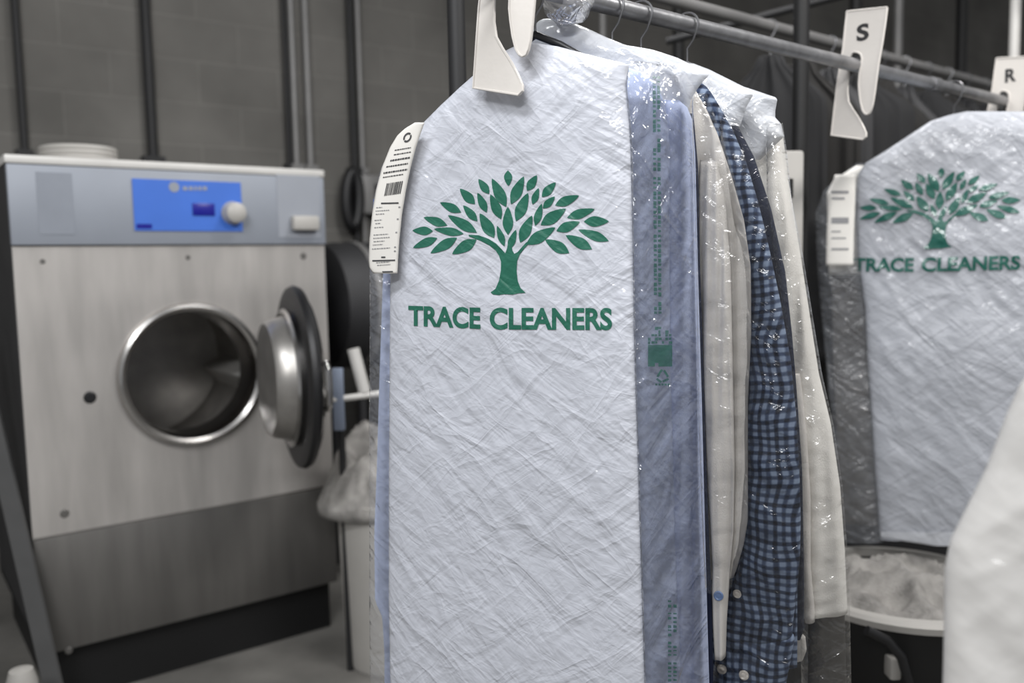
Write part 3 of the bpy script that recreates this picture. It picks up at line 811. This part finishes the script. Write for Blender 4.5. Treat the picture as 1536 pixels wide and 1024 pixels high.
# cream shirt
rc = thing('shirt', 'cream shirt hanging between the light blue shirt and the checked shirt', 'shirt', (rs(0).x, rs(0).y, .8), 'shirts on the rail')
cb = Sheet([(112, 1000, 1030), (140, 990, 1046), (165, 985, 1060), (200, 985, 1076), (260, 985, 1096), (330, 985, 1116), (400, 985, 1126), (500, 988, 1127), (600, 990, 1122), (700, 995, 1122), (780, 1000, 1122), (815, 1003, 1116), (850, 1006, 1106), (866, 1010, 1100)],
           .03, bulge=.016, back=.012, fold=vfold(7, .020, 26, .8), top=.04, nu=50, nv=130)
cb.build('shirt_body', MT['cream'], rc)
cs_ = Sheet([(240, 1050, 1075), (300, 1048, 1088), (400, 1047, 1096), (500, 1049, 1098), (600, 1053, 1100), (700, 1060, 1102), (800, 1066, 1100), (850, 1070, 1095), (885, 1068, 1093), (930, 1070, 1090), (985, 1073, 1088)], .01, bulge=.016, back=.012, fold=vfold(12, .014, 44, 2.5), top=.1, nu=30, nv=110)
cs_.build('sleeve', MT['cream'], rc)
def button(sheet, x, y, r, mat, root):
    c = sheet.px(x, y, .001)
    MB().lathe([(0, .0022), (r * .55, .0018), (r * .75, .003), (r * .95, .0028), (r, .001), (r, 0)], c, NF, 24).build('button', mat, root)
button(cs_, 1078, 893, .0085, MT['button_b'], rc)
wire_hanger(.03, 'wire hanger holding the cream shirt behind the front bag', 'wire', .12, .07)

# blue checked shirt
rp = thing('shirt', 'blue and navy checked shirt with white cuff buttons', 'shirt', (rs(.07).x, rs(.07).y, .65), 'shirts on the rail')
plf = lambda k, z: .007 * nz(k * 22, z * 2.5, 3) + .005 * nz(k * 30 + z * 8, z * 12, 6)
ps = Sheet([(124, 1040, 1052), (130, 1036, 1060), (140, 1038, 1068), (170, 1054, 1086), (200, 1066, 1101), (240, 1080, 1118), (300, 1100, 1136), (340, 1112, 1146), (380, 1121, 1155), (450, 1124, 1170), (540, 1121, 1186), (620, 1117, 1194), (700, 1116, 1199), (780, 1116, 1201), (830, 1114, 1200), (860, 1105, 1198), (890, 1096, 1195), (930, 1082, 1190), (955, 1076, 1188)],
           .065, bulge=.026, back=.02, fold=plf, p=2.2, top=.02, nu=50, nv=180)
ps.build('sleeve', MT['plaid'], rp)
pc = Sheet([(950, 1077, 1190), (958, 1073, 1192), (1000, 1066, 1184), (1060, 1058, 1172), (1075, 1058, 1170)], .066, bulge=.032, back=.022, fold=lambda k, z: .3 * plf(k, z), p=2.2, top=.1, nu=50, nv=30)
pc.build('cuff', MT['plaid'], rp)
pb_ = Sheet([(128, 1000, 1046), (160, 1000, 1070), (240, 1010, 1104), (330, 1020, 1136), (430, 1040, 1160), (560, 1050, 1182), (760, 1050, 1196), (900, 1060, 1196), (1000, 1060, 1196)], .105, bulge=.012, back=.01, fold=plf, top=.03, nu=40, nv=100)
pb_.build('shirt_body', MT['plaid'], rp)
button(ps, 1106, 890, .0078, MT['button'], rp); button(pc, 1083, 1003, .0088, MT['button'], rp); button(pc, 1116, 1012, .0088, MT['button'], rp)
wire_hanger(.105, 'wire hanger holding the blue checked shirt', 'wire', .12, .07)

# navy shirt
g = Sheet([(170, 1060, 1096), (190, 1070, 1107), (235, 1080, 1131), (314, 1090, 1157), (408, 1100, 1178), (500, 1110, 1188), (560, 1110, 1193), (700, 1120, 1203), (850, 1120, 1206), (945, 1120, 1206), (960, 1130, 1200)], .15, bulge=.014, back=.012, fold=vfold(15, .004), top=.04, bot=.02, nu=36, nv=120)
tag(g.build('shirt', MT['navy']), 'dark navy shirt squeezed between the checked shirt and the rear off-white shirt', 'shirt', 'shirts on the rail')
# off-white shirt at the back
rw = thing('shirt', 'off-white shirt at the back of the cluster with its hem showing above dark trousers', 'shirt', (rs(.25).x, rs(.25).y, .85), 'shirts on the rail')
ow = Sheet([(165, 1100, 1140), (185, 1098, 1166), (200, 1098, 1174), (268, 1110, 1182), (385, 1120, 1201), (470, 1130, 1214), (560, 1140, 1228), (635, 1150, 1246), (729, 1160, 1260), (824, 1170, 1267), (919, 1180, 1271)], .235, bulge=.03, back=.03, fold=vfold(21, .016, 22, .9), top=.05, nu=50, nv=130)
ow.build('shirt_body', MT['offwhite'], rw)
os_ = Sheet([(560, 1178, 1200), (650, 1186, 1210), (750, 1190, 1216), (850, 1196, 1216), (915, 1204, 1222), (932, 1208, 1222)], .19, bulge=.012, back=.012, fold=vfold(23, .004), top=.1, nu=20, nv=60)
os_.build('sleeve', MT['cream'], rw)
cf = Sheet([(948, 1184, 1200), (955, 1179, 1208), (975, 1177, 1210), (990, 1175, 1204)], .17, bulge=.01, back=.01, fold=vfold(25, .003), top=.2, nu=16, nv=16)
cf.build('cuff', MT['cream'], rw)
wire_hanger(.235, 'wire hanger holding the off-white shirt at the back of the cluster', 'wire', .12, .07)
g = Sheet([(600, 1130, 1240), (700, 1150, 1255), (850, 1170, 1264), (950, 1170, 1268), (1120, 1170, 1272)], .31, bulge=.02, back=.02, fold=vfold(31, .008, 30, 1.5), top=.05, nu=40, nv=80)
tag(g.build('trousers', MT['charcoal']), 'charcoal trousers hanging below the off-white shirt inside clear film', 'trousers')

# bags over the rear shirts
def bag(label, s, rows_top, rows_clear, seed, off=.0, sR=None, fm='clear'):
    r = thing('garment_bag', label, 'garment bag', (rs(s).x, rs(s).y, .6), 'printed garment bags')
    Sheet(rows_top, s, bulge=.02, p=2, fold=wrinkle(seed, .005), top=.2, nu=60, nv=60, off=off).build('white_film_top', MT['white_film_b'], r, False)
    if rows_clear:
        Sheet(rows_clear, s - .03, sR, bulge=.03, p=2, fold=wrinkle(seed + 4, .005), top=.05, nu=40, nv=200, off=off + .012).build('clear_film', MT[fm], r, False)
bag('white-topped film bag over the cream shirt, its shoulder rising to the rail', -.03,
    [(28, 816, 838), (32, 808, 856), (42, 800, 880), (55, 796, 908), (68, 795, 940), (74, 795, 978), (86, 800, 1015), (98, 800, 1040), (112, 800, 1064), (130, 800, 1048), (148, 800, 1037), (170, 800, 1030)],
    [(140, 1040, 1060), (200, 1040, 1082), (260, 1042, 1100), (330, 1044, 1116), (400, 1046, 1124), (600, 1048, 1118), (800, 1055, 1108), (880, 1060, 1098)], 41)
bag('clear film bag around the blue checked and navy shirts', .12,
    [(95, 985, 1040), (104, 990, 1064), (118, 1000, 1092), (130, 1010, 1116), (142, 1020, 1130), (160, 1040, 1120), (190, 1060, 1110)],
    [(160, 1075, 1100), (200, 1080, 1122), (300, 1095, 1160), (400, 1110, 1184), (560, 1112, 1200), (700, 1112, 1210), (900, 1085, 1212), (1080, 1060, 1212)], 47, .03)
bag('rearmost film bag of the cluster, white top corner over the off-white shirt', .21,
    [(128, 1075, 1110), (136, 1070, 1135), (146, 1075, 1164), (150, 1078, 1166), (166, 1080, 1163), (176, 1085, 1163), (186, 1090, 1172), (205, 1095, 1176), (240, 1100, 1140)],
    [(185, 1150, 1174), (230, 1150, 1181), (300, 1152, 1188), (385, 1160, 1205), (560, 1185, 1233), (635, 1190, 1250), (729, 1196, 1264), (824, 1200, 1271), (919, 1200, 1275), (1020, 1202, 1277), (1120, 1204, 1278)], 53, .03, None, 'rear_film')

# receipt stapled to the front bag
rc_rows = [(184, 622, 637), (192, 608, 634), (203, 596, 630), (221, 585, 624), (251, 573, 616), (285, 564, 609), (321, 558, 603), (360, 554, 599), (390, 553, 597), (402, 554, 596.5), (410, 560, 596)]
rcp = Sheet(rc_rows, SA, bulge=.004, p=2, fold=lambda k, z: .0, top=0, nu=12, nv=70, off=.07)
rroot = thing('receipt', 'long curled paper receipt with barcode hanging on the left shoulder of the front bag', 'receipt', tuple(rcp.px(580, 400)), 'receipts on bags')
o = rcp.build('paper', MT['paper'], rroot, False)
o.modifiers.new('s', 'SOLIDIFY').thickness = .0004
def strip(t0, t1, y0, y1, sl=-7):
    out = []
    for t, y in ((t0, y0), (t1, y0), (t1, y1), (t0, y1)):
        yy = y + sl * t; xl, xr = rcp.edge(yy); out.append((xl + (xr - xl) * t, yy))
    return out
dark = []; pale = []
heads = []
for y, t0, t1, h in ((226, .22, .8, 1.6), (233, .25, .85, 1.6), (241, .2, .88, 2.6), (250, .14, .86, 2.2), (259, .1, .9, 2.4), (266, .12, .8, 1.6)):
    t = t0
    while t < t1:
        w = rnd.uniform(.03, .09); dark.append(strip(t, min(t + w, t1), y, y + h)); t += w + .018
decal_lines(rcp, dark, MT['ink'], rroot); dark = []
t = .3
while t < .8:
    w = rnd.choice((.012, .02, .035)); dark.append(strip(t, t + w, 277, 296)); t += w + rnd.choice((.014, .022))
decal_poly(rcp, dark, MT['ink'], 'barcode', rroot, step=9, extra=.0008); dark = []
for y, t0, t1 in ((311, .1, .3), (316, .1, .55), (321, .12, .4), (330, .1, .35), (335, .14, .3), (341, .12, .42), (352, .12, .6), (357, .12, .66), (362, .14, .5), (367, .12, .45), (373, .1, .7), (394, .25, .7), (398, .28, .74)):
    t = t0
    while t < t1:
        w = rnd.uniform(.03, .08); pale.append(strip(t, min(t + w, t1), y, y + 1.3, -3)); t += w + .02
decal_lines(rcp, pale, MT['ink2'], rroot); pale = []
for y in (312, 330, 350, 372, 378): pale.append(strip(.84, .9, y, y + 2, -3))
for y, t0, t1 in ((304, .24, .82), (385, .42, .56), (390, .12, .9), (407, .4, .82)): dark.append(strip(t0, t1, y, y + 2.2, -1))
decal_lines(rcp, dark, MT['ink'], rroot)
decal_lines(rcp, pale, MT['ink2'], rroot)
ringp = []
for i in range(20):
    a0, a1 = 2 * math.pi * i / 20, 2 * math.pi * (i + 1) / 20
    q = lambda a, r: (611 + r * .8 * math.cos(a) - r * .3 * math.sin(a), 206 + r * math.sin(a))
    if i % 10 != 7: ringp.append([q(a0, 7.5), q(a1, 7.5), q(a1, 4.6), q(a0, 4.6)])
decal_poly(rcp, ringp, MT['ink'], 'round_stamp', rroot, step=9, extra=.0008)

# ---- second printed bag further along the rail
SB = 1.33
sh2 = Sheet([(167, 1450, 1560), (172, 1425, 1590), (182, 1395, 1605), (200, 1368, 1620), (225, 1330, 1630), (245, 1298, 1634), (262, 1287, 1636), (300, 1283, 1636), (380, 1286, 1636), (460, 1298, 1636), (560, 1303, 1636), (700, 1312, 1640), (808, 1320, 1640)],
            SB, bulge=.025, fold=wrinkle(61, .008), p=3.0, top=.1, nu=90, nv=200, off=.03)
root2 = thing('garment_bag', 'second white garment bag with the same green tree print, blurred at the right', 'garment bag', (rs(SB).x, rs(SB).y, .6), 'printed garment bags')
film2 = film_white('white_film_second', (172, 175, 182), .5, .6, 0, .008, .4)
sh2.build('printed_front_panel', film2, root2, False)
# same print, same size, carried over to this bag
def kzU(P, s): return (Vector((P.x, P.y)) - rs(s)).dot(U), P.z
a = kzU(on_plane(765, 494, rs(SA), U), SA); b = kzU(on_plane(1407, 407, rs(SB), U), SB)
dk, dz = b[0] - a[0], b[1] - a[1]
def tr2(x, y):
    k, z = kzU(on_plane(x, y, rs(SA), U), SA)
    sc = 1.03
    k = b[0] + (k - a[0]) * sc; z = b[1] + (z - a[1]) * sc
    p = rs(SB) + U * k; return proj((p.x, p.y, z))
print_logo(sh2, root2, MT['print_back'], tr2, .005)
cl = Sheet([(245, 1285, 1300), (262, 1262, 1290), (285, 1236, 1288), (320, 1223, 1288), (400, 1226, 1292), (560, 1240, 1306), (700, 1254, 1314), (790, 1262, 1320), (812, 1266, 1324)], SB, bulge=.02, p=2, fold=wrinkle(66, .012), top=.05, nu=40, nv=140, off=.03)
cl.build('clear_left_side', MT['milky'], root2, False)
Sheet([(797, 1322, 1480), (806, 1321, 1460), (818, 1400, 1450)], SB, bulge=.004, fold=wrinkle(60, .003), top=0, nu=24, nv=6, off=.05).build('bottom_hem', MT['white_film_b'], root2, False)
g = Sheet([(380, 1260, 1340), (400, 1248, 1345), (560, 1250, 1350), (700, 1258, 1356), (785, 1264, 1360)], SB + .06, bulge=.02, back=.02, fold=vfold(71, .012, 22, 1.5), top=.04, nu=40, nv=80)
tag(g.build('dark_garment', MT['taupe']), 'dark taupe garment inside the left side of the second printed bag', 'garment')
g = Sheet([(248, 1285, 1330), (270, 1250, 1340), (290, 1240, 1345), (400, 1243, 1345), (412, 1243, 1345)], SB + .03, bulge=.02, back=.01, fold=vfold(74, .01, 22, 3), top=.1, bot=.05, nu=30, nv=40)
tag(g.build('white_garment', MT['offwhite']), 'off-white garment shoulder under the film left of the second tree print', 'garment')
wire_hanger(SB + .03, 'black hanger poking out above the second printed bag', 'hanger', .12, .06)
tr_ = Sheet([(262, 1252, 1283), (300, 1243, 1283), (350, 1240, 1281), (398, 1239, 1280)], SB, bulge=.005, p=2, top=0, nu=8, nv=30, off=.075)
r2 = thing('receipt', 'blurred paper receipt on the left shoulder of the second printed bag', 'receipt', tuple(tr_.px(1260, 398)), 'receipts on bags')
o = tr_.build('paper', MT['paper'], r2, False); o.modifiers.new('s', 'SOLIDIFY').thickness = .0004
mk = [[(1247, y), (1247 + w, y), (1247 + w, y + h), (1247, y + h)] for y, w, h in ((286, 26, 4), (296, 20, 3), (326, 26, 9), (346, 14, 2), (356, 22, 2), (372, 26, 3))]
for q_ in mk: decal_poly(tr_, [q_], MT['ink2'], 'text_line', r2, step=12, extra=.001)

# ---- blurred white bag near the camera on the right
SP = Vector((.62, .86))
class Near(Sheet):
    def base(s, t, y):
        xl, xr = s.edge(y); a = on_plane(xl, y, SP, Vector((.95, -.31))); b_ = on_plane(xr, y, SP, Vector((.95, -.31))); return a.lerp(b_, t)
nr = Near([(470, 1640, 1690), (520, 1570, 1760), (580, 1528, 1800), (620, 1510, 1815), (700, 1480, 1830), (760, 1450, 1840), (810, 1425, 1845), (850, 1417, 1850), (930, 1416, 1850), (1024, 1414, 1850), (1150, 1412, 1850)], 0, bulge=.05, back=.05, p=2, fold=wrinkle(81, .008), top=.1, nu=60, nv=120)
tag(nr.build('garment_bag', film_white('near_white_film', (204, 202, 199), .5, .3, 0, .004, .2)), 'plain white bagged garment, very blurred, closest to the camera at the bottom right', 'garment bag')
NP = on_plane(1665, 470, SP, Vector((.95, -.31))); NRZ = NP.z + .07; nd = Vector((.30, -.95, 0)).normalized(); nu_ = Vector((.95, -.31, 0))
t = thing('hanger', 'wire hanger of the plain white garment nearest the camera', 'hanger', (NP.x, NP.y, NRZ))
hk = [Vector((NP.x, NP.y, NRZ)) + nu_ * (.02 * math.cos(a)) + Vector((0, 0, .02 * math.sin(a))) for a in [math.radians(d) for d in range(200, -61, -20)]]
MB().tube(hk + [Vector((NP.x, NP.y, NRZ - .04)), Vector((NP.x, NP.y, NP.z - .03))], .002, 8).build('hook', MT['wire'], t)
MB().tube([Vector((NP.x, NP.y, NP.z - .03)) - nu_ * .03 + Vector((0, 0, -.02)), Vector((NP.x, NP.y, NP.z - .028)), Vector((NP.x, NP.y, NP.z - .03)) + nu_ * .03 + Vector((0, 0, -.02))], .003, 8).build('shoulder_bar', MT['wire'], t)
r0 = Vector((NP.x, NP.y, NRZ + .002)) - nd * .03; r1 = r0 + nd * .9
t = thing('clothes_rail', 'short low rail carrying the plain white garment nearest the camera', 'rail', (r1.x, r1.y, 0))
MB().tube([r0, r1], .012, 16).build('rail_tube', MT['galv'], t)
MB().tube([(r1.x, r1.y, 0), r1], .014, 14).build('upright', MT['galv'], t)

# ------------------------------------------------------------------ laundry tub on the right
pc_ = at(1352, 890, 2.28); RZ = .52
t = thing('laundry_tub', 'black round tub with pale rim full of white laundry below the second bag', 'tub', (pc_.x, pc_.y, 0))
MB().lathe([(0, 0), (.22, 0), (.235, .02), (.275, RZ - .02), (.26, RZ - .02), (.21, .04), (0, .04)], (pc_.x, pc_.y, 0), (0, 0, 1), 56).build('body', MT['black'], t)
MB().lathe([(.262, RZ - .025), (.292, RZ - .025), (.296, RZ - .008), (.288, RZ + .002), (.262, RZ + .002)], (pc_.x, pc_.y, 0), (0, 0, 1), 56, True).build('rim', MT['plastic2'], t)
hp = at(1342, 1000, 2.03); MB().box(hp.x - .015, hp.x + .012, hp.y - .012, hp.y + .03, hp.z - .03, hp.z + .025, None, .006).build('handle', MT['plastic2'], t)
hpts = [at(x, y, 2.0) for x, y in ((1300, 945), (1330, 960), (1352, 985), (1362, 1020), (1365, 1060))]
MB().tube(hpts, .012, 10).build('strap', MT['rubber'], t)
tag(heap('laundry_pile', (pc_.x, pc_.y, RZ - .03), .262, .262, .085, MT['towel'], 9.1, rough=.5), 'heap of white and grey laundry filling the round black tub', 'laundry')
# dark cabinet behind the tub
p = at(1400, 830, 3.0)
t = thing('dark_cart', 'dark low cart behind the round laundry tub', 'cart', (p.x, p.y, 0))
MB().box(p.x - .7, p.x + .6, p.y, p.y + .5, .1, .72, None, .01).build('body', MT['side'], t)
for sx in (-.6, .5):
    for sy in (.06, .44): MB().lathe([(0, -.015), (.045, -.015), (.05, 0), (.045, .015), (0, .015)], (p.x + sx, p.y + sy, .05), (1, 0, 0), 20).build('wheel', MT['rubber'], t)

# ------------------------------------------------------------------ background right: second rail, posts, dark garments, wall box
q = at(1150, 38, 2.75)
q2 = Vector((q.x, q.y)); 
def b3(s, z=None): p = q2 + RD * s; return Vector((p.x, p.y, q.z if z is None else z))
t = thing('clothes_rail', 'second blurred grey rail running behind the S divider', 'rail', tuple(b3(3.0, 0)))
MB().tube([b3(-1.2), b3(3.0)], .017, 16).build('rail_tube', MT['pipe'], t)
for s in (-1.18, 2.98): MB().tube([b3(s, 0), b3(s, q.z)], .02, 14).build('upright', MT['darkpipe'], t)
a = at(1000, 62, 3.3); b_ = at(1290, -14, 3.1)
c_ = a - (b_ - a) * 1.0; d_ = b_ + (b_ - a) * 1.5
tag(MB().tube([a, b_ + (b_ - a) * 1.2], .014, 12).build('brace_bar', MT['darkpipe']), 'dark slanting brace bar crossing behind the rails at the top', 'bar')
for (px, Y, r, m, lab) in ((1201, 2.48, .022, 'black', 'black steel post standing right beside the white wall box'),
                       (1018, 4.6, .03, 'black', 'dark post behind the front rail, left of the bag tops'),
                       (1282, 4.4, .03, 'black', 'dark post standing in the gap below the S divider'),
                       (1345, 4.6, .022, 'pipe', 'grey post right of the S divider, far back'),
                       (1519, 3.2, .018, 'frame', 'bright white vertical pole above the R divider'),
                       (905, 4.9, .02, 'pipe', 'grey far post seen just under the front rail end'),
                       (1440, 5.0, .03, 'black', 'dark far post above the second printed bag')):
    p = at(px, 150, Y)
    z1 = 4.19
    tag(MB().tube([(p.x, p.y, 0), (p.x, p.y, z1)], r, 14).build('steel_post', MT[m]), lab, 'post', 'steel posts behind the rails')
# white box on the post
BY = 2.4
p = at(1190, 300, BY); p1 = at(1168, 226, BY); p2 = at(1205, 404, BY)
t = thing('control_box', 'white upright box with a dark slot behind the bag cluster', 'control box', (p.x, p.y, p2.z))
MB().box(p1.x - .03, p2.x, p.y, p.y + .05, p2.z, p1.z, None, .008).build('case', MT['plastic2'], t)
a = at(1179, 268, BY); b_ = at(1189, 296, BY)
MB().box(a.x, b_.x, p.y - .004, p.y + .02, b_.z, a.z).build('slot', MT['black'], t, False)
# row of dark hanging clothes
for i in range(17):
    s = .02 + i * .17
    base = b3(s); w = .17 + .03 * math.sin(i * 2.3); Lg = .95 + .18 * math.sin(i * 1.7)
    t = thing('hanging_garment', 'dark out-of-focus garment hanging on the second rail behind the S divider', 'garment', tuple(base), 'dark garments on the second rail')
    yaw = YAW + .25 * math.sin(i * 1.3); uu = Vector((math.cos(yaw), -math.sin(yaw), 0)); nn = Vector((math.sin(yaw), math.cos(yaw), 0))
    vs = []; fs = []; n = 72; m = 26
    for j in range(m + 1):
        v = j / m; z = base.z - .09 - v * Lg
        hw = w * (.22 + .78 * sm(0, .17, v)) * (1 + .05 * v); z -= 0
        for k in range(n):
            a = 2 * math.pi * k / n
            th = (.025 + .014 * sm(0, .2, v)) * (1 + .9 * nz(a * 5 + i, v * 1.2, i))
            vs.append(Vector((base.x, base.y, z)) + uu * hw * math.cos(a) + nn * th * math.sin(a))
    for j in range(m):
        for k in range(n): fs.append((j * n + k, (j + 1) * n + k, (j + 1) * n + (k + 1) % n, j * n + (k + 1) % n))
    fs.append(tuple(range(n))); fs.append(tuple(range(m * n, m * n + n))[::-1])
    mesh_obj('cloth', vs, fs, (MT['darkcl'], MT['charcoal'], MT['side'])[i % 3], t)
    MB().tube([base + uu * .02 * math.cos(a) + Vector((0, 0, .02 * math.sin(a))) for a in [math.radians(d) for d in range(200, -60, -20)]] + [base + Vector((0, 0, -.04)), base + Vector((0, 0, -.1))], .0025, 6).build('hook', MT['wire'], t)
